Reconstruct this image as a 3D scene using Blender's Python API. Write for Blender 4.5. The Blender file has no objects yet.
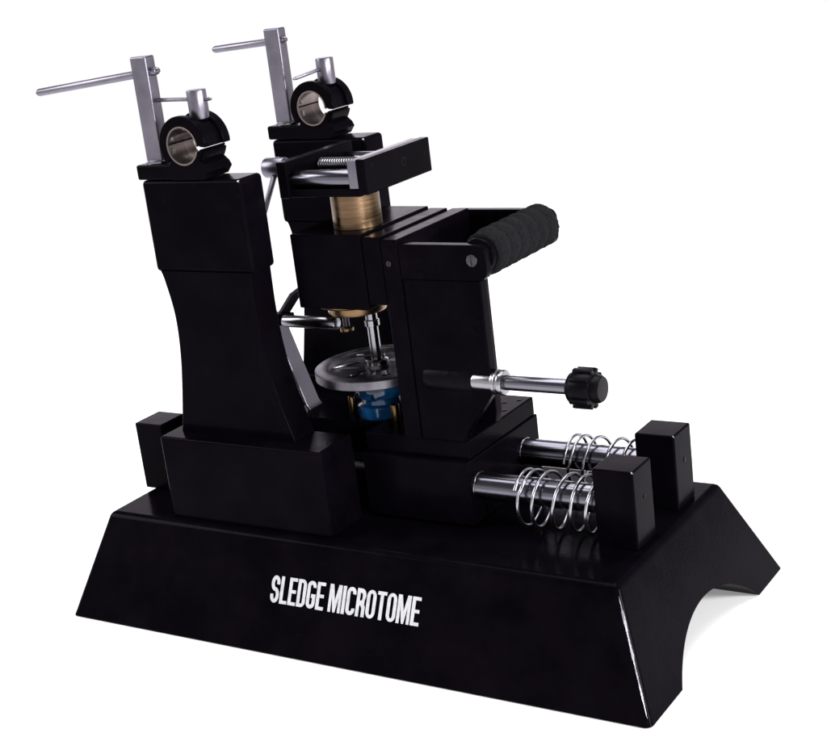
import bpy, bmesh, math, random
from mathutils import Vector, Matrix

S = 0.01                      # all dimensions below are in centimetres
sc = bpy.context.scene
COL = sc.collection
PI = math.pi
random.seed(4)

# ------------------------------------------------------------------ materials
def new_mat(name):
    m = bpy.data.materials.new(name); m.use_nodes = True
    nt = m.node_tree
    return m, nt, nt.nodes['Principled BSDF']

def tex_noise(nt, scale, detail=3.0, rough=0.55, vec=None, stretch=None):
    tc = nt.nodes.new('ShaderNodeTexCoord')
    n = nt.nodes.new('ShaderNodeTexNoise')
    n.inputs['Scale'].default_value = scale
    n.inputs['Detail'].default_value = detail
    n.inputs['Roughness'].default_value = rough
    if stretch:
        mp = nt.nodes.new('ShaderNodeMapping')
        mp.inputs['Scale'].default_value = stretch
        nt.links.new(tc.outputs['Object'], mp.inputs['Vector'])
        nt.links.new(mp.outputs['Vector'], n.inputs['Vector'])
    else:
        nt.links.new(tc.outputs['Object'], n.inputs['Vector'])
    return n

def ramp(nt, src, lo, hi, a=0.3, b=0.7):
    r = nt.nodes.new('ShaderNodeMapRange')
    r.inputs['From Min'].default_value = a; r.inputs['From Max'].default_value = b
    r.inputs['To Min'].default_value = lo; r.inputs['To Max'].default_value = hi
    nt.links.new(src, r.inputs['Value'])
    return r.outputs['Result']

def mixcol(nt, fac, c1, c2):
    m = nt.nodes.new('ShaderNodeMix'); m.data_type = 'RGBA'
    nt.links.new(fac, m.inputs['Factor'])
    m.inputs['A'].default_value = (*c1, 1); m.inputs['B'].default_value = (*c2, 1)
    return m.outputs['Result']

def bump(nt, bsdf, src, strength, dist):
    b = nt.nodes.new('ShaderNodeBump')
    b.inputs['Strength'].default_value = strength
    b.inputs['Distance'].default_value = dist
    nt.links.new(src, b.inputs['Height'])
    nt.links.new(b.outputs['Normal'], bsdf.inputs['Normal'])

def paint(name, c1, c2, r1, r2, spec, bs=0.14, bscale=480):
    m, nt, p = new_mat(name)
    n1 = tex_noise(nt, 35, 5, 0.6)
    base = mixcol(nt, ramp(nt, n1.outputs['Fac'], 0, 1), c1, c2)
    nd = tex_noise(nt, 700, 2, 0.5)
    dust = mixcol(nt, ramp(nt, nd.outputs['Fac'], 0, 1, 0.755, 0.83), c1, (0.018, 0.016, 0.02))
    nm = nt.nodes.new('ShaderNodeMix'); nm.data_type = 'RGBA'; nm.blend_type = 'LIGHTEN'; nm.inputs['Factor'].default_value = 1
    nt.links.new(base, nm.inputs['A']); nt.links.new(dust, nm.inputs['B'])
    nt.links.new(nm.outputs['Result'], p.inputs['Base Color'])
    n2 = tex_noise(nt, 90, 4, 0.6)
    nt.links.new(ramp(nt, n2.outputs['Fac'], r1, r2), p.inputs['Roughness'])
    n3 = tex_noise(nt, bscale, 2, 0.5)
    bump(nt, p, n3.outputs['Fac'], bs, 0.0004)
    p.inputs['Specular IOR Level'].default_value = spec
    p.inputs['Specular Tint'].default_value = (0.95, 0.88, 1.0, 1)
    return m

def metal(name, c1, c2, r1, r2, stretch=(60, 60, 60), bs=0.05):
    m, nt, p = new_mat(name)
    p.inputs['Metallic'].default_value = 1.0
    n1 = tex_noise(nt, 14, 4, 0.6, stretch=stretch)
    nt.links.new(mixcol(nt, ramp(nt, n1.outputs['Fac'], 0, 1), c1, c2), p.inputs['Base Color'])
    nt.links.new(ramp(nt, n1.outputs['Fac'], r1, r2), p.inputs['Roughness'])
    bump(nt, p, n1.outputs['Fac'], bs, 0.0003)
    return m

M = {}
M['paint'] = paint('black_enamel', (0.0010, 0.0007, 0.0014), (0.0026, 0.0018, 0.0033), 0.15, 0.24, 0.012)
M['base_paint'] = paint('black_base_enamel', (0.0010, 0.0007, 0.0014), (0.0026, 0.0018, 0.0033), 0.13, 0.22, 0.012)
M['anod'] = paint('black_satin_metal', (0.0013, 0.001, 0.0016), (0.0024, 0.0018, 0.003), 0.18, 0.28, 0.016)
M['textured'] = paint('textured_black_enamel', (0.001, 0.0008, 0.0014), (0.003, 0.002, 0.0035), 0.30, 0.42, 0.045, 0.6, 260)
M['plastic'] = paint('black_plastic', (0.0014, 0.0012, 0.0016), (0.003, 0.0025, 0.0035), 0.25, 0.4, 0.05, 0.05, 200)
M['steel'] = metal('ground_steel', (0.13, 0.12, 0.15), (0.19, 0.175, 0.215), 0.26, 0.40, (3, 3, 3), 0.02)
M['bar_steel'] = metal('bright_bar_steel', (0.21, 0.205, 0.23), (0.30, 0.29, 0.32), 0.14, 0.24, (3, 3, 3), 0.04)
M['rail_steel'] = metal('polished_rail_steel', (0.10, 0.096, 0.12), (0.18, 0.173, 0.205), 0.14, 0.26, (0.6, 10, 10), 0.04)
M['dark_steel'] = metal('dull_cast_steel', (0.035, 0.032, 0.038), (0.085, 0.08, 0.092), 0.34, 0.5, (8, 8, 8), 0.15)
M['disc_steel'] = metal('turned_disc_steel', (0.08, 0.075, 0.09), (0.17, 0.16, 0.185), 0.3, 0.45, (8, 8, 8), 0.12)
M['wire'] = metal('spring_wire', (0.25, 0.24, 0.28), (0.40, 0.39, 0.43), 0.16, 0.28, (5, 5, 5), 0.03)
M['bronze'] = metal('bronze_tube', (0.10, 0.06, 0.035), (0.19, 0.12, 0.072), 0.22, 0.36, (0.8, 0.8, 16), 0.05)
M['brass'] = metal('brass', (0.14, 0.085, 0.042), (0.22, 0.14, 0.075), 0.24, 0.4, (6, 6, 6), 0.05)
M['liner'] = metal('bored_steel', (0.10, 0.077, 0.074), (0.20, 0.16, 0.155), 0.22, 0.36, (2, 22, 2), 0.1)

def make_misc():
    m, nt, p = new_mat('blue_gloss'); M['blue'] = m
    n = tex_noise(nt, 70, 2, 0.5)
    nt.links.new(mixcol(nt, ramp(nt, n.outputs['Fac'], 0, 1, 0.4, 0.6), (0.003, 0.016, 0.045), (0.008, 0.075, 0.22)), p.inputs['Base Color'])
    p.inputs['Roughness'].default_value = 0.12
    p.inputs['Coat Weight'].default_value = 0.2
    bump(nt, p, n.outputs['Fac'], 0.15, 0.0006)
    m, nt, p = new_mat('white_print'); M['print'] = m
    n = tex_noise(nt, 300, 3, 0.6)
    nt.links.new(mixcol(nt, ramp(nt, n.outputs['Fac'], 0, 1), (0.40, 0.40, 0.42), (0.52, 0.52, 0.54)), p.inputs['Base Color'])
    p.inputs['Roughness'].default_value = 0.5
    m, nt, p = new_mat('foam_wrap'); M['foam'] = m
    n = tex_noise(nt, 900, 5, 0.75)
    nt.links.new(mixcol(nt, ramp(nt, n.outputs['Fac'], 0, 1), (0.0004, 0.0003, 0.0006), (0.0055, 0.005, 0.0075)), p.inputs['Base Color'])
    p.inputs['Roughness'].default_value = 0.85
    p.inputs['Specular IOR Level'].default_value = 0.15
    n2 = tex_noise(nt, 330, 4, 0.7)
    bump(nt, p, n2.outputs['Fac'], 1.0, 0.0012)
    m, nt, p = new_mat('white_paper'); M['white'] = m
    n = tex_noise(nt, 30, 2, 0.5)
    nt.links.new(mixcol(nt, ramp(nt, n.outputs['Fac'], 0, 1), (0.86, 0.86, 0.86), (0.88, 0.88, 0.88)), p.inputs['Base Color'])
    p.inputs['Roughness'].default_value = 0.9
    p.inputs['Specular IOR Level'].default_value = 0.0
make_misc()

# ------------------------------------------------------------------ mesh helpers
def merge(dst, src, mat=None):
    if mat is not None: bmesh.ops.transform(src, matrix=mat, verts=src.verts)
    me = bpy.data.meshes.new('tmp'); src.to_mesh(me); dst.from_mesh(me)
    bpy.data.meshes.remove(me); src.free()
    return dst

def box(x0, x1, y0, y1, z0, z1, bev=0.08, seg=3, bm=None):
    b = bmesh.new()
    bmesh.ops.create_cube(b, size=1)
    for v in b.verts:
        v.co = Vector(((x0+x1)/2+v.co.x*(x1-x0), (y0+y1)/2+v.co.y*(y1-y0), (z0+z1)/2+v.co.z*(z1-z0)))
    if bev: bmesh.ops.bevel(b, geom=b.edges[:], offset=bev, segments=seg, profile=0.5, affect='EDGES')
    return merge(bm, b) if bm else b

AX = {'x': Matrix(((0, 0, 1), (1, 0, 0), (0, 1, 0))).to_4x4(),   # local z -> world x
      'y': Matrix(((0, 1, 0), (0, 0, 1), (1, 0, 0))).to_4x4(),   # local z -> world y
      'z': Matrix.Identity(4)}

def lathe(profile, axis='z', loc=(0, 0, 0), n=64, bm=None):
    """profile: list of (r, t) along the axis; r==0 closes."""
    b = bmesh.new(); rings = []
    for r, t in profile:
        if r <= 1e-6: rings.append([b.verts.new((0, 0, t))])
        else: rings.append([b.verts.new((r*math.cos(2*PI*i/n), r*math.sin(2*PI*i/n), t)) for i in range(n)])
    for a, c in zip(rings, rings[1:]):
        for i in range(n):
            j = (i+1) % n
            if len(a) == 1 and len(c) == 1: continue
            if len(a) == 1: b.faces.new((a[0], c[i], c[j]))
            elif len(c) == 1: b.faces.new((a[i], a[j], c[0]))
            else: b.faces.new((a[i], a[j], c[j], c[i]))
    bmesh.ops.recalc_face_normals(b, faces=b.faces[:])
    bmesh.ops.transform(b, matrix=Matrix.Translation(Vector(loc)) @ AX[axis], verts=b.verts)
    return merge(bm, b) if bm else b

def cyl(r, t0, t1, axis='z', loc=(0, 0, 0), ch=0.05, n=48, bm=None):
    return lathe([(0, t0), (r-ch, t0), (r-ch*0.3, t0+ch*0.3), (r, t0+ch), (r, t1-ch), (r-ch*0.3, t1-ch*0.3), (r-ch, t1), (0, t1)], axis, loc, n, bm)

def rod(p0, p1, r, ch=0.05, n=28, bm=None):
    p0, p1 = Vector(p0), Vector(p1); d = p1-p0; L = d.length
    b = cyl(r, 0, L, 'z', ch=min(ch, r*0.6), n=n)
    bmesh.ops.transform(b, matrix=Matrix.Translation(p0) @ d.to_track_quat('Z', 'Y').to_matrix().to_4x4(), verts=b.verts)
    return merge(bm, b) if bm else b

def prism(pts, a0, a1, axis='y', bev=0.0, seg=2, bm=None):
    """polygon pts in the plane across `axis`, pushed from a0 to a1. axis y: (x,z); axis x: (y,z); axis z: (x,y)."""
    b = bmesh.new()
    def mk(p, a):
        return {'y': (p[0], a, p[1]), 'x': (a, p[0], p[1]), 'z': (p[0], p[1], a)}[axis]
    A = [b.verts.new(mk(p, a0)) for p in pts]; B = [b.verts.new(mk(p, a1)) for p in pts]
    b.faces.new(A); b.faces.new(B[::-1])
    n = len(pts)
    for i in range(n):
        j = (i+1) % n; b.faces.new((A[i], B[i], B[j], A[j]))
    bmesh.ops.recalc_face_normals(b, faces=b.faces[:])
    if bev:
        es = [e for e in b.edges if len(e.link_faces) == 2 and e.calc_face_angle(0) > math.radians(28)]
        bmesh.ops.bevel(b, geom=es, offset=bev, segments=seg, profile=0.5, affect='EDGES')
    return merge(bm, b) if bm else b

def tube(pts, r, n=10, bm=None):
    """swept round wire through pts"""
    b = bmesh.new(); P = [Vector(p) for p in pts]; rings = []
    up = Vector((1, 0, 0))
    for i, p in enumerate(P):
        t = (P[min(i+1, len(P)-1)]-P[max(i-1, 0)]).normalized()
        u = (up - t*up.dot(t)).normalized(); w = t.cross(u)
        rings.append([b.verts.new(p+r*(u*math.cos(2*PI*k/n)+w*math.sin(2*PI*k/n))) for k in range(n)])
    for a, c in zip(rings, rings[1:]):
        for k in range(n):
            b.faces.new((a[k], a[(k+1) % n], c[(k+1) % n], c[k]))
    b.faces.new(rings[0][::-1]); b.faces.new(rings[-1])
    bmesh.ops.recalc_face_normals(b, faces=b.faces[:])
    return merge(bm, b) if bm else b

def spline(keys, n):
    """smooth Catmull-Rom through keys (2D)"""
    out = []; K = [keys[0]]+list(keys)+[keys[-1]]
    for i in range(1, len(K)-2):
        for s in range(n):
            t = s/n; p0, p1, p2, p3 = K[i-1], K[i], K[i+1], K[i+2]
            out.append(tuple(0.5*((2*p1[d])+(-p0[d]+p2[d])*t+(2*p0[d]-5*p1[d]+4*p2[d]-p3[d])*t*t+(-p0[d]+3*p1[d]-3*p2[d]+p3[d])*t**3) for d in (0, 1)))
    out.append(tuple(keys[-1])); return out

# ------------------------------------------------------------------ objects
ORG = {}                       # world origin (cm) of every object
def thing(name, label, cat, loc, group=None):
    o = bpy.data.objects.new(name, None); COL.objects.link(o)
    o.empty_display_size = 0.02
    o.location = Vector(loc)*S; ORG[o.name] = Vector(loc)
    o['label'] = label; o['category'] = cat
    if group: o['group'] = group
    return o

def part(name, bm, mat, parent=None, org=None, wn=True, label=None, ang=38):
    """a mesh object; bm is in world centimetres; its origin sits on its parent's (or on org)"""
    o_org = Vector(org) if org is not None else (ORG[parent.name].copy() if parent else Vector((0, 0, 0)))
    p_org = ORG[parent.name] if parent else Vector((0, 0, 0))
    bmesh.ops.transform(bm, matrix=Matrix.Scale(S, 4) @ Matrix.Translation(-o_org), verts=bm.verts)
    for f in bm.faces: f.smooth = True
    for e in bm.edges:
        if len(e.link_faces) == 2 and e.calc_face_angle(0) > math.radians(ang): e.smooth = False
    me = bpy.data.meshes.new(name); bm.to_mesh(me); bm.free()
    me.materials.append(M[mat])
    o = bpy.data.objects.new(name, me); COL.objects.link(o)
    ORG[o.name] = o_org
    o.location = (o_org-p_org)*S
    if parent: o.parent = parent
    if wn:
        w = o.modifiers.new('weighted_normal', 'WEIGHTED_NORMAL'); w.keep_sharp = True; w.weight = 80
    if label: o['label'] = label
    return o

def copy_tree(o, offset, parent=None):
    c = o.copy(); COL.objects.link(c); ORG[c.name] = ORG[o.name]+Vector(offset)
    if parent: c.parent = parent
    else: c.location = o.location+Vector(offset)*S
    for ch in [q for q in bpy.data.objects if q.parent == o]:
        copy_tree(ch, offset, c)
    return c

def boolean(bm, cutters):
    """difference of bm and a list of cutter bmeshes, returns a new bmesh"""
    def tmp(b):
        me = bpy.data.meshes.new('t'); b.to_mesh(me); b.free()
        o = bpy.data.objects.new('t', me); COL.objects.link(o); return o
    a = tmp(bm); cs = [tmp(c) for c in cutters]
    for c in cs:
        m = a.modifiers.new('b', 'BOOLEAN'); m.operation = 'DIFFERENCE'; m.object = c; m.solver = 'EXACT'
    dg = bpy.context.evaluated_depsgraph_get(); dg.update()
    me = bpy.data.meshes.new_from_object(a.evaluated_get(dg))
    out = bmesh.new(); out.from_mesh(me)
    for o in [a]+cs:
        d = o.data; bpy.data.objects.remove(o); bpy.data.meshes.remove(d)
    bpy.data.meshes.remove(me)
    return out

# ================================================================== setting
fl = lathe([(0, -0.06), (130, -0.06), (130.4, -0.3), (130.4, -3), (0, -3)], n=96)
tab = part('tabletop', fl, 'white', None, wn=False)
tab['kind'] = 'structure'; tab['label'] = 'seamless white table surface under the black microtome'
tab['category'] = 'table surface'

# ================================================================== the machine's fixed frame
BH, BW, BL = 6.33, 19.9, 40.0
frame = thing('sledge_microtome', 'black enamelled microtome frame with tapered lettered base, two tall columns and twin steel rails', 'microtome', (20, 10, 0))

def base_mesh():
    b = bmesh.new()
    lo = [(0, 0), (BL, 0), (BL, BW), (0, BW)]
    hi = [(2.24, 2.67), (BL-2.5, 2.67), (BL-2.5, BW-2.85), (2.24, BW-2.85)]
    A = [b.verts.new((x, y, 0)) for x, y in lo]; B = [b.verts.new((x, y, BH)) for x, y in hi]
    b.faces.new(A[::-1]); b.faces.new(B)
    for i in range(4):
        j = (i+1) % 4; b.faces.new((A[i], A[j], B[j], B[i]))
    bmesh.ops.recalc_face_normals(b, faces=b.faces[:])
    es = [e for e in b.edges if max(v.co.z for v in e.verts) > 1]
    bmesh.ops.bevel(b, geom=es, offset=0.36, segments=5, profile=0.5, affect='EDGES')
    # arched cut under both ends, right through the casting
    R, h, yc = 8.09, 2.47, 10.0
    arc = [(yc-5.85, -1.0)]+[(yc+R*math.sin(t), h-R+R*math.cos(t)) for t in [(-0.81+1.62*i/40) for i in range(41)]]+[(yc+5.85, -1.0)]
    cut = prism(arc, -5, 45, 'x')
    return boolean(b, [cut])
base = part('base_casting', base_mesh(), 'base_paint', frame, wn=True)

# ---- white printed words
def letters():
    h, w, t = 1.60, 0.62, 0.215
    def arc(cx, cy, rx, ry, a0, a1, n=10):
        return [(cx+rx*math.cos(math.radians(a0+(a1-a0)*i/n)), cy+ry*math.sin(math.radians(a0+(a1-a0)*i/n))) for i in range(n+1)]
    def rrect(x0, x1, y0, y1, r, rv, left=True):
        p = arc(x1-r, y1-rv, r, rv, 0, 90)
        p += arc(x0+r, y1-rv, r, rv, 90, 180) if left else [(x0, y1)]
        p += arc(x0+r, y0+rv, r, rv, 180, 270) if left else [(x0, y0)]
        p += arc(x1-r, y0+rv, r, rv, 270, 360)
        return p
    def stroke(path, t):
        L, R = [], []
        for i, p in enumerate(path):
            a = Vector(path[max(i-1, 0)]); c = Vector(path[min(i+1, len(path)-1)]); q = Vector(p)
            d1 = (q-a).normalized() if i else (c-q).normalized()
            d2 = (c-q).normalized() if i < len(path)-1 else d1
            n1, n2 = Vector((-d1.y, d1.x)), Vector((-d2.y, d2.x)); m = (n1+n2).normalized()
            k = t/2/max(m.dot(n1), 0.5)
            L.append(tuple(q+m*k)); R.append(tuple(q-m*k))
        return L+R[::-1]
    hb = t*0.9
    def E(): return [[(0, 0), (w*.92, 0), (w*.92, hb), (t, hb), (t, h/2-hb/2), (w*.85, h/2-hb/2), (w*.85, h/2+hb/2), (t, h/2+hb/2), (t, h-hb), (w*.92, h-hb), (w*.92, h), (0, h)]], w*.92
    def Lt(): return [[(0, 0), (w*.88, 0), (w*.88, hb), (t, hb), (t, h), (0, h)]], w*.88
    def I(): return [[(0, 0), (t, 0), (t, h), (0, h)]], t
    def T(): return [[(w/2-t/2, 0), (w/2+t/2, 0), (w/2+t/2, h-hb), (w, h-hb), (w, h), (0, h), (0, h-hb), (w/2-t/2, h-hb)]], w
    def Mm():
        W = w*1.42; c = W/2; s = t*.88
        return [[(0, 0), (s, 0), (s, h*.62), (c-t*.32, 0), (c+t*.32, 0), (W-s, h*.62), (W-s, 0), (W, 0), (W, h), (W-s*1.3, h), (c, h*.42), (s*1.3, h), (0, h)]], W
    def O(): return [rrect(0, w*1.04, 0, h, w*.5, w*.62), rrect(t, w*1.04-t, hb, h-hb, w*.13, w*.28)], w*1.04
    def D(): return [rrect(0, w, 0, h, w*.48, w*.55, False), rrect(t, w-t, hb, h-hb, w*.12, w*.22, False)], w
    cc = w*1.02
    def Cp(): return arc(cc/2, h-w*.52, cc/2-t/2, w*.52-t/2, -20, 180)+arc(cc/2, w*.52, cc/2-t/2, w*.52-t/2, 180, 380)
    def C(): return [stroke(Cp(), t)], cc
    def G():
        p = arc(cc/2, h-w*.52, cc/2-t/2, w*.52-t/2, -15, 180)+arc(cc/2, w*.52, cc/2-t/2, w*.52-t/2, 180, 360)+[(cc-t/2, h*.46), (cc*.52, h*.46)]
        return [stroke(p, t)], cc
    def Ss():
        rx, ry = cc/2-t/2, (h-t)/4
        p = arc(cc/2, h-t/2-ry, rx, ry, -8, 270, 18)
        p += arc(cc/2, t/2+ry, rx, ry, 90, -188, 18)[1:]
        return [stroke(p, t)], cc
    def Rr():
        out = [(0, 0), (t, 0), (t, h*.40), (w*.50, h*.40), (w-t, h*.30), (w-t, 0), (w, 0), (w, h*.36), (w*.86, h*.47)]
        out += arc(w*.5, h*.76, w*.5, h*.24, -38, 90)+[(0, h)]
        ins = arc(w*.5, h*.71, w*.5-t, h*.14, -90, 90)+[(t, h*.85), (t, h*.57)]
        return [out, ins], w
    seq = [Ss, Lt, E, D, G, E, None, Mm, I, C, Rr, O, T, O, Mm, E]
    cu = bpy.data.curves.new('words', 'CURVE'); cu.dimensions = '2D'; cu.fill_mode = 'BOTH'; cu.extrude = 0.012
    x = 0
    for g in seq:
        if g is None: x += w*.42; continue
        loops, adv = g()
        for lp in loops:
            sp = cu.splines.new('POLY'); sp.points.add(len(lp)-1); sp.use_cyclic_u = True
            for q, (a, c) in zip(sp.points, lp): q.co = (x+a+0.05*c, c, 0, 1)
        x += adv+0.085
    o = bpy.data.objects.new('words', cu); COL.objects.link(o)
    dg = bpy.context.evaluated_depsgraph_get(); dg.update()
    me = bpy.data.meshes.new_from_object(o.evaluated_get(dg))
    b = bmesh.new(); b.from_mesh(me); bpy.data.objects.remove(o); bpy.data.meshes.remove(me)
    up = Vector((0, 2.67, BH)).normalized(); ex = Vector((1, 0, 0.008)).normalized(); nn = ex.cross(up)
    total = x
    k = 10.42/total
    m = Matrix((( ex.x*k, up.x, nn.x, 15.58), (ex.y*k, up.y, nn.y, 1.165), (ex.z*k, up.z, nn.z, 2.76), (0, 0, 0, 1)))
    bmesh.ops.transform(b, matrix=Matrix.Translation(nn*0.016) @ m, verts=b.verts)
    return b
part('lettering', letters(), 'print', base, wn=False)
# bright strip modelled along the near base corner in place of a lamp highlight
def edge_highlight():
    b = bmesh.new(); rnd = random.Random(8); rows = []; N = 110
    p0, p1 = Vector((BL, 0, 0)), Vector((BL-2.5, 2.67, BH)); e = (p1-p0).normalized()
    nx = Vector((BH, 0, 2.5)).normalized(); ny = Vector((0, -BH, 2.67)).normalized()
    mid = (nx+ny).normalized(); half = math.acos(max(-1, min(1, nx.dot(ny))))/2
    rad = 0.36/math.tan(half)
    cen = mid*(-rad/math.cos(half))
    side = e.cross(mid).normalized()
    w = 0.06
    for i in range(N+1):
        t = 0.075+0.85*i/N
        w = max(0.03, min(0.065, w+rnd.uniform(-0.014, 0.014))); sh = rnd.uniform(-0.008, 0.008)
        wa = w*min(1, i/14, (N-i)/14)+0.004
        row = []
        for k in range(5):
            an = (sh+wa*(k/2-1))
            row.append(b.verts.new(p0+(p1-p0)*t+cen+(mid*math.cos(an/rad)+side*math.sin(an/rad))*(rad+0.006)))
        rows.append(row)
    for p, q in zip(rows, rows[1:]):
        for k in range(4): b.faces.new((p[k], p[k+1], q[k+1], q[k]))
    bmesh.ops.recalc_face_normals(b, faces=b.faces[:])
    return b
part('edge_glint', edge_highlight(), 'wire', base, wn=False)
# small pin in the front face
sp = cyl(0.09, 0, 0.05, 'y', (17.9, 0.52, 1.3), ch=0.03, n=16)
part('pin_or_glint', sp, 'anod', base, wn=False)

def corner_glint(p, parent, r=0.07):  # bright steel dot standing in for a lamp glint on a corner
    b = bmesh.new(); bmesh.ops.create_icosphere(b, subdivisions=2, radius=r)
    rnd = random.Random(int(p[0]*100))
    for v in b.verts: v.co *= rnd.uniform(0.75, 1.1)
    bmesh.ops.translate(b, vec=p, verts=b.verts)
    part('corner_glint', b, 'wire', parent, wn=False)
# ---- four end blocks and two rails
RY = (8.0, 13.6); RZ = 8.6
def end_block(x0, x1, yc):
    return box(x0, x1, yc-1.2, yc+1.2, BH-0.02, 10.83, 0.11)
for yc in RY:
    b1 = part('end_block', end_block(34.48, 36.88, yc), 'paint', frame)
    corner_glint((36.82, yc-1.14, 10.77), b1)
    part('screw', cyl(0.16, 0, 0.03, 'x', (36.87, yc+0.05, 9.0), ch=0.015, n=20), 'anod', b1, wn=False)
    part('end_block', end_block(1.7, 3.95, yc), 'paint', frame)
    part('guide_rail', cyl(0.80, 3.9, 34.5, 'x', (0, yc, RZ), ch=0.03, n=72), 'rail_steel', frame, wn=False)

# ---- two columns
def neck():
    kl = [(21.75, 8.35), (21.1, 8.55), (18.9, 8.88), (16.2, 8.72), (13.0, 8.15), (11.6, 7.85)]
    kr = [(21.75, 15.12), (19.0, 15.1), (16.2, 15.35), (13.6, 15.95), (11.6, 16.55)]
    def at(sp, z):
        for p, q in zip(sp, sp[1:]):
            if p[0] >= z >= q[0]: return p[1]+(q[1]-p[1])*(p[0]-z)/max(p[0]-q[0], 1e-9)
        return sp[-1][1]
    L, Rr = spline(kl, 12), spline(kr, 12)
    b = bmesh.new(); rows = []; c = 0.09; y0, y1 = 4.55, 6.55; N = 44
    for i in range(N+1):
        z = 21.75+(11.6-21.75)*i/N; a, d = at(L, z), at(Rr, z)
        rows.append([b.verts.new(p) for p in ((a+c, y0, z), (d-c, y0, z), (d-c*.3, y0+c*.3, z), (d, y0+c, z), (d, y1-c, z), (d-c*.3, y1-c*.3, z), (d-c, y1, z), (a+c, y1, z), (a+c*.3, y1-c*.3, z), (a, y1-c, z), (a, y0+c, z), (a+c*.3, y0+c*.3, z))])
    for p, q in zip(rows, rows[1:]):
        for k in range(12): b.faces.new((p[k], p[(k+1) % 12], q[(k+1) % 12], q[k]))
    b.faces.new(rows[0]); b.faces.new(rows[-1][::-1])
    bmesh.ops.recalc_face_normals(b, faces=b.faces[:])
    return b
def column(dy):
    hd = box(7.98, 15.32, 4.59, 6.81, 21.68, 27.16, 0.27, 4)
    nk = neck()
    ft = box(7.1, 19.2, 3.29, 6.6, BH-0.02, 11.62, 0.17, 4)
    for b in (hd, nk, ft): bmesh.ops.translate(b, vec=(0, dy, 0), verts=b.verts)
    c = part('support_column', nk, 'paint', frame, ang=50)
    corner_glint((15.19, 4.72+dy, 27.03), c, 0.075)
    part('column_head', hd, 'paint', c)
    part('column_foot', ft, 'paint', c)
    part('screw', cyl(0.11, -0.02, 0.02, 'y', (9.6, 4.59+dy, 26.0), ch=0.015, n=16), 'anod', c, wn=False)
    return c
DY = 12.72
column(0); column(DY)

# ================================================================== knife clamps
clamp = thing('knife_clamp', 'black ring clamp with steel lever post and level cross pin, on the nearer column', 'knife clamp', (11.5, 5.7, 27.17), 'knife clamps on the columns')
CX, CZ = 11.65, 29.14
part('clamp_plate', box(7.76, 13.0, 4.62, 6.78, 27.19, 28.07, 0.13), 'anod', clamp)
post = part('lever_post', box(8.02, 9.22, 5.35, 6.2, 28.05, 34.2, 0.11), 'steel', clamp)
foot_w = lathe([(0.78, 28.05), (0.76, 28.16), (0.60, 28.24), (0, 28.25)], 'z', (8.62, 5.78, 0), 40)
part('collar', foot_w, 'bar_steel', post, wn=False)
def ring_sec(r0, r1, a0, a1, y0, y1, bev=0.05, n=30):
    a = [math.radians(a0+(a1-a0)*i/n) for i in range(n+1)]
    pts = [(CX+r1*math.cos(t), CZ+r1*math.sin(t)) for t in a]+[(CX+r0*math.cos(t), CZ+r0*math.sin(t)) for t in reversed(a)]
    return prism(pts, y0, y1, 'y', bev, 2)
rg = ring_sec(1.10, 1.50, -6, 345, 4.75, 6.7, 0.02, 64)
merge(rg, ring_sec(1.145, 1.70, -2, 215, 4.52, 4.98, 0.08))
merge(rg, ring_sec(1.145, 1.72, -5, 150, 6.15, 6.82, 0.07))
# lower jaw with its two stepped lips
lip = [(10.4, 27.9), (10.62, 28.55), (10.98, 28.2), (11.4, 27.99), (11.9, 28.0), (12.35, 28.24), (12.62, 28.62), (12.86, 28.92), (12.94, 28.86),
       (12.62, 28.30), (13.05, 27.92), (13.2, 27.62), (12.85, 27.18), (10.4, 27.18)]
merge(rg, prism(lip, 4.60, 6.82, 'y', 0.03, 2))
ring = part('clamp_ring', rg, 'anod', clamp, ang=50)
lin = bmesh.new()
def liner():
    a = [math.radians(-3+(342+3)*i/60) for i in range(61)]
    pts = [(CX+1.12*math.cos(t), CZ+1.12*math.sin(t)) for t in a]+[(CX+1.02*math.cos(t), CZ+1.02*math.sin(t)) for t in reversed(a)]
    return prism(pts, 4.50, 6.76, 'y', 0)
part('bore_liner', liner(), 'liner', ring, wn=False)
# seam, and two bright pieces added as glints inside the bore
seam = prism([(CX+r*math.cos(a), CZ+r*math.sin(a)) for r, a in ((0.99, 3.00), (1.06, 3.00), (1.06, 3.08), (0.99, 3.08))], 4.6, 6.7, 'y')
part('seam', seam, 'anod', ring, wn=False)
for zz in (28.78, 29.62):
    part('pin_or_glint', box(CX-1.04, CX-0.90, 4.75, 4.95, zz-0.2, zz+0.2, 0.03), 'bar_steel', ring)
scr = part('clamp_screw', cyl(0.57, 30.45, 32.12, 'z', (12.15, 5.9, 0), ch=0.07), 'steel', clamp, wn=False)
far_clamp = copy_tree(clamp, (0, DY, 0))
far_clamp['label'] = 'black ring clamp with steel lever post and slanting pin, on column behind the vise'
# the levers and pins were left turned differently on the two clamps
def kids(o): return [q for q in bpy.data.objects if q.parent == o]
def bar_on(root, p0, p1, r, name, under, ball=True):
    tgt = [q for q in kids(root) if q.name.split('.')[0] == under][0]
    b = rod(p0, p1, r, ch=0.08)
    d = (Vector(p1)-Vector(p0)).normalized()
    if ball:
        for p, s in ((Vector(p0), -1), (Vector(p1), 1)):
            k = lathe([(r*0.8, -0.02), (r*0.82, 0.05), (r*0.55, 0.14), (0, 0.17)], 'z', n=24)
            bmesh.ops.transform(k, matrix=Matrix.Translation(p) @ (d*s).to_track_quat('Z', 'Y').to_matrix().to_4x4(), verts=k.verts)
            merge(b, k)
    part(name, b, 'steel', tgt, wn=False)
bar_on(clamp, (-0.15, 5.78, 32.47), (9.62, 5.78, 33.31), 0.235, 'lever_bar', 'lever_post')
bar_on(far_clamp, (3.5, 18.5, 33.12), (9.36, 18.5, 33.42), 0.235, 'lever_bar', 'lever_post')
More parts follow.
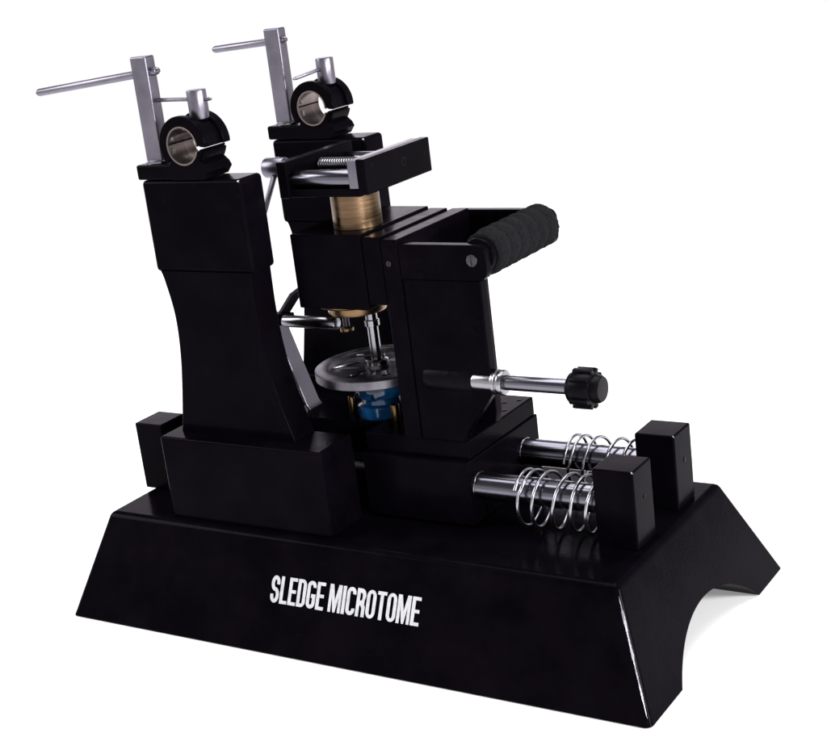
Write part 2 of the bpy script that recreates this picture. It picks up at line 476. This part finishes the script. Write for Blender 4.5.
bar_on(clamp, (8.62, 5.9, 31.64), (13.05, 5.9, 31.54), 0.115, 'cross_pin', 'clamp_screw')
bar_on(far_clamp, (11.42, 16.25, 31.18), (12.3, 19.1, 31.58), 0.115, 'cross_pin', 'clamp_screw')

# ================================================================== the sliding carriage
sled = thing('sliding_carriage', 'black sliding carriage on twin steel rails with wrapped handle, feed disc and side knob', 'carriage', (21, 10.8, 6.45))
cb = part('carriage_body', box(19.5, 26.7, 6.9, 15.45, 6.5, 10.35, 0.09), 'paint', sled)
part('carriage_plate', box(19.6, 26.62, 7.35, 15.3, 10.37, 11.5, 0.09), 'paint', cb)
for x, y in ((26.1, 14.5), (26.1, 12.6), (25.4, 13.9)):
    part('screw', cyl(0.17, 11.49, 11.52, 'z', (x, y, 0), ch=0.01, n=20), 'anod', cb, wn=False)
for yc in RY:
    part('rail_bush', lathe([(0.79, 26.68), (0.85, 26.68), (0.86, 26.74), (0.84, 26.78), (0.80, 26.79)], 'x', (0, yc, RZ), 56), 'bar_steel', cb, wn=False)
part('bed_plate', box(12.6, 19.55, 9.0, 12.6, 9.6, 11.45, 0.08), 'paint', sled)
def slot_screw(x, y, z, r):
    b = cyl(r, -0.06, 0.02, 'y', (x, y, z), ch=0.03, n=24)
    return boolean(b, [box(x-r*0.16, x+r*0.16, y-0.1, y-0.02, z-r*1.2, z+r*1.2, 0)])
# upright plate, web and boss
up = part('upright_plate', box(22.62, 23.72, 7.02, 15.03, 11.5, 23.2, 0.06), 'paint', sled)
part('web', prism([(23.7, 11.5), (26.7, 11.5), (26.85, 12.2), (26.85, 20.97), (23.7, 20.97)], 10.45, 11.15, 'y', 0.07), 'paint', up)
part('front_panel', prism([(23.74, 11.51), (26.6, 11.51), (26.9, 12.2), (28.62, 14.4), (28.72, 15.2), (28.72, 20.98), (23.74, 20.98)], 7.1, 7.85, 'y', 0.10, 3), 'paint', up, ang=50)
part('boss', lathe([(0, 24.3), (0.7, 24.3), (0.86, 24.4), (0.90, 24.6), (0.90, 27.3), (0.84, 27.6), (0.62, 27.8), (0, 27.8)], 'x', (0, 7.8, 15.15), 56), 'textured', up, wn=False)
for x, z in ((28.05, 18.2), (28.5, 18.75)):
    part('screw', slot_screw(x, 7.1, z, 0.16), 'anod', up, wn=False)
part('gib_plate', box(21.36, 22.56, 7.06, 14.55, 19.4, 23.32, 0.06), 'paint', up)
blk = part('feed_block', box(16.42, 21.30, 7.0, 14.5, 19.06, 23.45, 0.09), 'paint', sled)
part('screw', slot_screw(23.06, 7.0, 21.85, 0.17), 'dark_steel', up, wn=False)
part('screw', cyl(0.08, -0.04, 0.02, 'y', (23.2, 7.0, 22.75), ch=0.03, n=16), 'anod', up, wn=False)
# handle: two arms and a wrapped grip
def arm(y0, y1, x0=23.76, z1=22.95):
    x1, z0, r = 29.25, 20.97, 0.55
    p = [(x0, z0)]
    p += [(x1-r+r*math.sin(t), z0+r-r*math.cos(t)) for t in [PI/2*i/8 for i in range(9)]]
    p += [(x1-r+r*math.cos(t), z1-r+r*math.sin(t)) for t in [PI/2*i/8 for i in range(9)]]
    p += [(x0, z1)]
    return prism(p, y0, y1, 'y', 0.05, 2)
hd = part('handle_frame', arm(7.02, 7.62), 'paint', sled, ang=45)
part('handle_arm', arm(15.05, 15.6, 22.7, 23.08), 'paint', hd, ang=45)
part('bolt', boolean(cyl(0.34, 6.93, 7.04, 'y', (28.42, 0, 22.12), ch=0.04, n=36), [box(28.37, 28.47, 6.9, 6.97, 21.7, 22.6, 0)]), 'dark_steel', hd, wn=False)
part('screw', lathe([(0, 6.99), (0.1, 6.99), (0.12, 6.99), (0.15, 6.985), (0.19, 7.0), (0.2, 7.03)], 'y', (25.1, 0, 21.25), 24), 'anod', hd, wn=False)
part('end_cap', cyl(0.98, 7.6, 8.25, 'y', (28.45, 0, 22.2), ch=0.08, n=48), 'anod', hd, wn=False)
def grip():
    b = bmesh.new(); nA, nY = 72, 190; y0, y1 = 8.1, 15.04
    rows = []
    rnd = random.Random(3)
    for j in range(nY+1):
        t = j/nY; y = y0+(y1-y0)*t
        end = min(1, min(t, 1-t)/0.035)
        row = []
        for i in range(nA):
            a = 2*PI*i/nA
            ph = (t*6.2 - a/(2*PI)*1.0)
            tri = abs((ph % 1)-0.5)*2
            r = 1.0+0.25*(1-tri**2.4)+rnd.uniform(-0.034, 0.034)
            r *= (0.84+0.16*math.sqrt(max(0, 1-(1-end)**2)))
            row.append(b.verts.new((28.55+r*math.cos(a), y, 22.25+r*math.sin(a))))
        rows.append(row)
    for p, q in zip(rows, rows[1:]):
        for i in range(nA):
            b.faces.new((p[i], p[(i+1) % nA], q[(i+1) % nA], q[i]))
    b.faces.new(rows[0][::-1]); b.faces.new(rows[-1])
    bmesh.ops.recalc_face_normals(b, faces=b.faces[:])
    return b
part('grip', grip(), 'foam', sled, wn=False)
# feed rod and lobed knob
KY, KZ = 7.5, 15.14
rodp = part('feed_rod', cyl(0.42, 27.2, 33.4, 'x', (0, KY, KZ), ch=0.03), 'rail_steel', sled, wn=False)
part('collar', lathe([(0.42, 27.5), (0.58, 27.52), (0.60, 27.6), (0.60, 28.7), (0.70, 28.74), (0.72, 28.8), (0.72, 28.95), (0.64, 29.0), (0.64, 29.06), (0.70, 29.1), (0.72, 29.15), (0.72, 29.32), (0.66, 29.4), (0.42, 29.42)], 'x', (0, KY, KZ), 48), 'bar_steel', rodp, wn=False)
kb = lathe([(0, 33.2), (0.5, 33.22), (0.80, 33.4), (0.95, 33.7), (0.97, 34.6), (0.93, 34.75), (0.76, 34.8), (0.76, 35.1), (0.66, 35.26), (0, 35.28)], 'x', (0, KY, KZ), 56)
for i in range(10):
    a = 2*PI*i/10+0.15
    r_ = box(33.68, 34.78, -0.16, 0.16, 0.80, 1.12, 0.035, 2)
    bmesh.ops.transform(r_, matrix=Matrix.Translation((0, KY, KZ)) @ Matrix.Rotation(a, 4, 'X'), verts=r_.verts)
    merge(kb, r_)
part('knob', kb, 'plastic', rodp, wn=False)
# micrometer feed under the block
FX, FY = 18.7, 10.8
part('feed_shaft', lathe([(0, 13.8), (0.33, 13.8), (0.33, 16.95), (0.45, 17.0), (0.45, 17.35), (0.36, 17.4), (0.36, 18.4), (0, 18.4)], 'z', (FX, FY, 0), 40), 'bar_steel', sled, wn=False)
nut = lathe([(0, 18.0), (1.55, 18.0), (1.72, 18.06), (1.78, 18.2), (1.78, 18.62), (2.35, 18.64), (2.42, 18.72), (2.42, 19.08), (0, 19.08)], 'z', (FX-0.6, FY-0.4, 0), 64)
fn = part('feed_nut', nut, 'brass', sled, wn=False)
part('washer', cyl(0.42, 16.55, 16.8, 'z', (FX-1.9, FY, 0), ch=0.06, n=32), 'brass', sled, wn=False)
part('spacer', cyl(0.2, 16.8, 18.1, 'z', (FX-1.9, FY, 0), ch=0.03, n=24), 'dark_steel', sled, wn=False)
def disc():
    b = lathe([(0, 14.62), (0.75, 14.62), (0.8, 14.42), (2.9, 14.40), (3.0, 14.62), (3.05, 14.66), (3.72, 14.66), (3.82, 14.6), (3.82, 14.12), (3.74, 14.06), (3.0, 14.06), (2.9, 14.16), (0, 14.16)], 'z', (0, 0, 0), 96)
    cuts = []
    for k in range(6):
        c = box(1.15, 2.6, -0.28, 0.28, 13.8, 14.9, 0.12, 2)
        bmesh.ops.transform(c, matrix=Matrix.Rotation(2*PI*k/6+0.3, 4, 'Z'), verts=c.verts); cuts.append(c)
    b = boolean(b, cuts)
    bmesh.ops.translate(b, vec=(FX, FY, 0), verts=b.verts)
    return b
dk = part('ratchet_disc', disc(), 'disc_steel', sled, wn=False)
for p, q in (((16.1, 9.75), (17.1, 11.2)), ((15.5, 12.1), (16.6, 12.5)), ((18.1, 8.7), (18.5, 9.8)), ((19.6, 9.0), (19.2, 9.8)), ((17.6, 13.3), (18.2, 12.2))):
    part('glint_rod', rod((*p, 14.46), (*q, 14.46), 0.075, n=12), 'bar_steel', dk, wn=False)  # bright rods added on the disc to draw its glints
part('hub', lathe([(0.34, 14.6), (0.7, 14.6), (0.7, 14.85), (0.55, 14.95), (0.34, 14.95)], 'z', (FX, FY, 0), 40), 'bar_steel', dk, wn=False)
dm = lathe([(0, 11.45), (1.5, 11.45), (1.55, 11.6), (1.55, 12.2), (1.25, 12.32), (1.2, 12.55), (1.55, 12.75), (1.62, 12.95), (1.62, 13.4), (1.5, 13.62), (1.0, 13.75), (0.8, 14.0), (0, 14.05)], 'z', (FX, FY, 0), 64)
part('feed_drum', dm, 'blue', sled, wn=False)
for dx, dy, r in ((-1.9, -0.55, 0.2), (1.75, -1.3, 0.27)):
    part('pillar', cyl(r, 11.3, 12.55, 'z', (FX+dx, FY+dy, 0), ch=0.04, n=24), 'brass', sled, wn=False)
# bent steel feed lever
def lever():
    pts = [(14.6, 19.6), (13.4, 18.9), (11.75, 17.05), (11.7, 16.75), (13.35, 11.75), (13.6, 11.42)]
    th = 0.2
    L, R = [], []
    for i, p in enumerate(pts):
        a = Vector(pts[max(i-1, 0)]); c = Vector(pts[min(i+1, len(pts)-1)]); d = (c-a).normalized(); n = Vector((-d.y, d.x))
        L.append((p[0]+n.x*th/2, p[1]+n.y*th/2)); R.append((p[0]-n.x*th/2, p[1]-n.y*th/2))
    return prism(L+R[::-1], 10.1, 11.4, 'y', 0.03, 1)
lv = part('feed_lever', lever(), 'steel', sled)
part('link', box(11.75, 13.2, 9.9, 10.5, 16.95, 17.7, 0.06), 'anod', lv)
part('pawl', cyl(0.38, 12.95, 17.0, 'x', (0, 9.7, 17.35), ch=0.12, n=40), 'bar_steel', lv, wn=False)

# ================================================================== specimen vise
vs = thing('specimen_vise', 'black and steel screw vise standing on a bronze cylinder above the carriage', 'vise', (18.65, 10.8, 23.47))
part('bronze_column', lathe([(0, 23.47)]+[(1.42-(0.003 if k % 5 == 0 else 0.0)-(0.002 if k % 7 == 3 else 0), 23.47+0.05*k) for k in range(42)]+[(0, 25.52)], 'z', (19.65, 9.4, 0), 72), 'bronze', vs, wn=False)
part('bed', box(16.3, 21.4, 7.5, 12.4, 25.5, 25.95, 0.06), 'anod', vs)
part('jaw', box(15.85, 16.55, 7.4, 14.2, 25.45, 27.55, 0.07), 'anod', vs)
jw = part('jaw', box(21.42, 22.02, 7.35, 14.25, 25.62, 27.62, 0.07), 'anod', vs)
part('jaw_face', box(20.78, 21.40, 7.42, 14.2, 25.97, 27.56, 0.05), 'steel', jw)
for y, z, r in ((11.3, 26.75, 0.24), (8.15, 27.15, 0.11), (13.7, 26.75, 0.12)):
    part('screw', lathe([(0, 22.0), (r*0.7, 22.0), (r*0.75, 22.025), (r, 22.03), (r, 21.99)], 'x', (0, y, z), 28), 'plastic', jw, wn=False)
for y in (8.05, 13.55):
    part('guide_rod', cyl(0.5, 16.5, 20.8, 'x', (0, y, 26.47), ch=0.03), 'rail_steel', vs, wn=False)
def thread(x0, x1, r, pitch, axisloc):
    b = bmesh.new(); n = 20; steps = int((x1-x0)/pitch*n); R0 = []
    prof = [(0.0, r*0.84), (0.25, r*0.86), (0.5, r), (0.75, r*0.86)]
    rows = []
    for s in range(steps+1):
        a = 2*PI*s/n
        rows.append([b.verts.new((x0+pitch*(s/n+q), axisloc[0]+rr*math.cos(a), axisloc[1]+rr*math.sin(a))) for q, rr in prof+[(1.0, r*0.84)]])
    for p, q in zip(rows, rows[1:]):
        for k in range(len(p)-1): b.faces.new((p[k], p[k+1], q[k+1], q[k]))
    bmesh.ops.recalc_face_normals(b, faces=b.faces[:])
    return b
tb = cyl(0.32, 13.8, 20.9, 'x', (0, 10.8, 26.75), ch=0.03)
merge(tb, thread(16.3, 20.6, 0.42, 0.17, (10.8, 26.75)))
vsc = part('vise_screw', tb, 'bar_steel', vs, wn=False)
part('screw_head', cyl(0.62, 12.5, 13.95, 'x', (0, 10.8, 26.62), ch=0.08), 'steel', vsc, wn=False)
part('tommy_bar', rod((13.2, 11.25, 27.12), (13.35, 8.3, 23.6), 0.17), 'steel', vsc, wn=False)

# ================================================================== springs on the rails
def spring(yc, zc, x0, x1, turns, R, wr, ph):
    pts = []; N = int(turns*36)
    for i in range(N+1):
        t = i/N; a = 2*PI*turns*t+ph
        # first turn nearly closed, then open
        k = turns*t
        s = 0.24*k if k < 1 else 0.24+(k-1)+0.13*math.sin(2.3*k)
        x = x0+(x1-x0)*s/(turns-0.72)
        pts.append((x, yc-R*math.cos(a), zc+R*math.sin(a)))
    return tube(pts, wr, 10)
s1 = part('coil_spring', spring(8.0, 8.2, 29.7, 34.75, 5.35, 1.58, 0.10, 0.6), 'wire', None, org=(31.8, 8.0, 8.2), wn=False, ang=80)
s1['label'] = 'open steel coil spring round the front rail against the nearer block'; s1['category'] = 'spring'; s1['group'] = 'springs on the rails'
s2 = part('coil_spring', spring(13.6, 8.35, 30.0, 34.4, 4.7, 1.5, 0.10, 0.2), 'wire', None, org=(32, 13.6, 8.35), wn=False, ang=80)
s2['label'] = 'open steel coil spring round the rear rail, partly hidden by the front block'; s2['category'] = 'spring'; s2['group'] = 'springs on the rails'

# ================================================================== camera
cam = bpy.data.cameras.new('camera'); co = bpy.data.objects.new('camera', cam); COL.objects.link(co)
cam.sensor_fit = 'HORIZONTAL'; cam.sensor_width = 36.0; cam.lens = 36.0*1509.762/827.0
cam.clip_start = 0.02; cam.clip_end = 100
R = Matrix(((0.842657724, 0.525023554, -0.119491534), (-0.058721048, 0.310199473, 0.948856220), (0.535238076, -0.792544355, 0.292221915)))
m = R.transposed().to_4x4(); m.translation = Vector((69.359748, -60.541197, 40.176814))*S
co.matrix_world = m
sc.camera = co

# ================================================================== light
w = bpy.data.worlds.new('World'); sc.world = w; w.use_nodes = True
nt = w.node_tree; bg = nt.nodes['Background']
# made-up surround: white low down as backdrop, dim overhead to darken metal reflections
tc = nt.nodes.new('ShaderNodeTexCoord'); sx = nt.nodes.new('ShaderNodeSeparateXYZ'); mr = nt.nodes.new('ShaderNodeMapRange')
mr.interpolation_type = 'SMOOTHSTEP'
mr.inputs['From Min'].default_value = 0.16; mr.inputs['From Max'].default_value = 0.5
mr.inputs['To Min'].default_value = 1.01; mr.inputs['To Max'].default_value = 0.18
nt.links.new(tc.outputs['Generated'], sx.inputs[0]); nt.links.new(sx.outputs['Z'], mr.inputs['Value'])
bg.inputs['Color'].default_value = (1, 1, 1, 1)
nt.links.new(mr.outputs['Result'], bg.inputs['Strength'])
def area(name, loc, target, size, energy, sy=None):
    l = bpy.data.lights.new(name, 'AREA'); l.energy = energy; l.size = size*S
    if sy: l.shape = 'RECTANGLE'; l.size_y = sy*S
    o = bpy.data.objects.new(name, l); COL.objects.link(o)
    o.location = Vector(loc)*S
    o.rotation_euler = (Vector(target)-Vector(loc)).to_track_quat('-Z', 'Y').to_euler()
    return o
area('studio_softbox_key', (150, -66, 42), (38, 3, 6), 8, 16)
area('added_fill_top', (10, 40, 190), (20, 15, 0), 170, 52)  # unseen light added to keep the table burnt out to white
area('studio_softbox_side', (-130, -60, 120), (10, 10, 0), 90, 24)
bk = area('added_fill_back', (-80, 168, 74), (22, 10, 10), 170, 4.6, 50)  # unseen light added behind to lift the glossy top faces
bk.data.color = (0.95, 0.82, 1.0)
area('added_fill_end', (165, 14, 54), (36, 10, 0), 30, 22)  # unseen light added to whiten the table inside the arch

sc.view_settings.view_transform = 'Standard'; sc.view_settings.look = 'None'
sc.view_settings.exposure = 0; sc.view_settings.gamma = 1
sc.cycles.max_bounces = 10
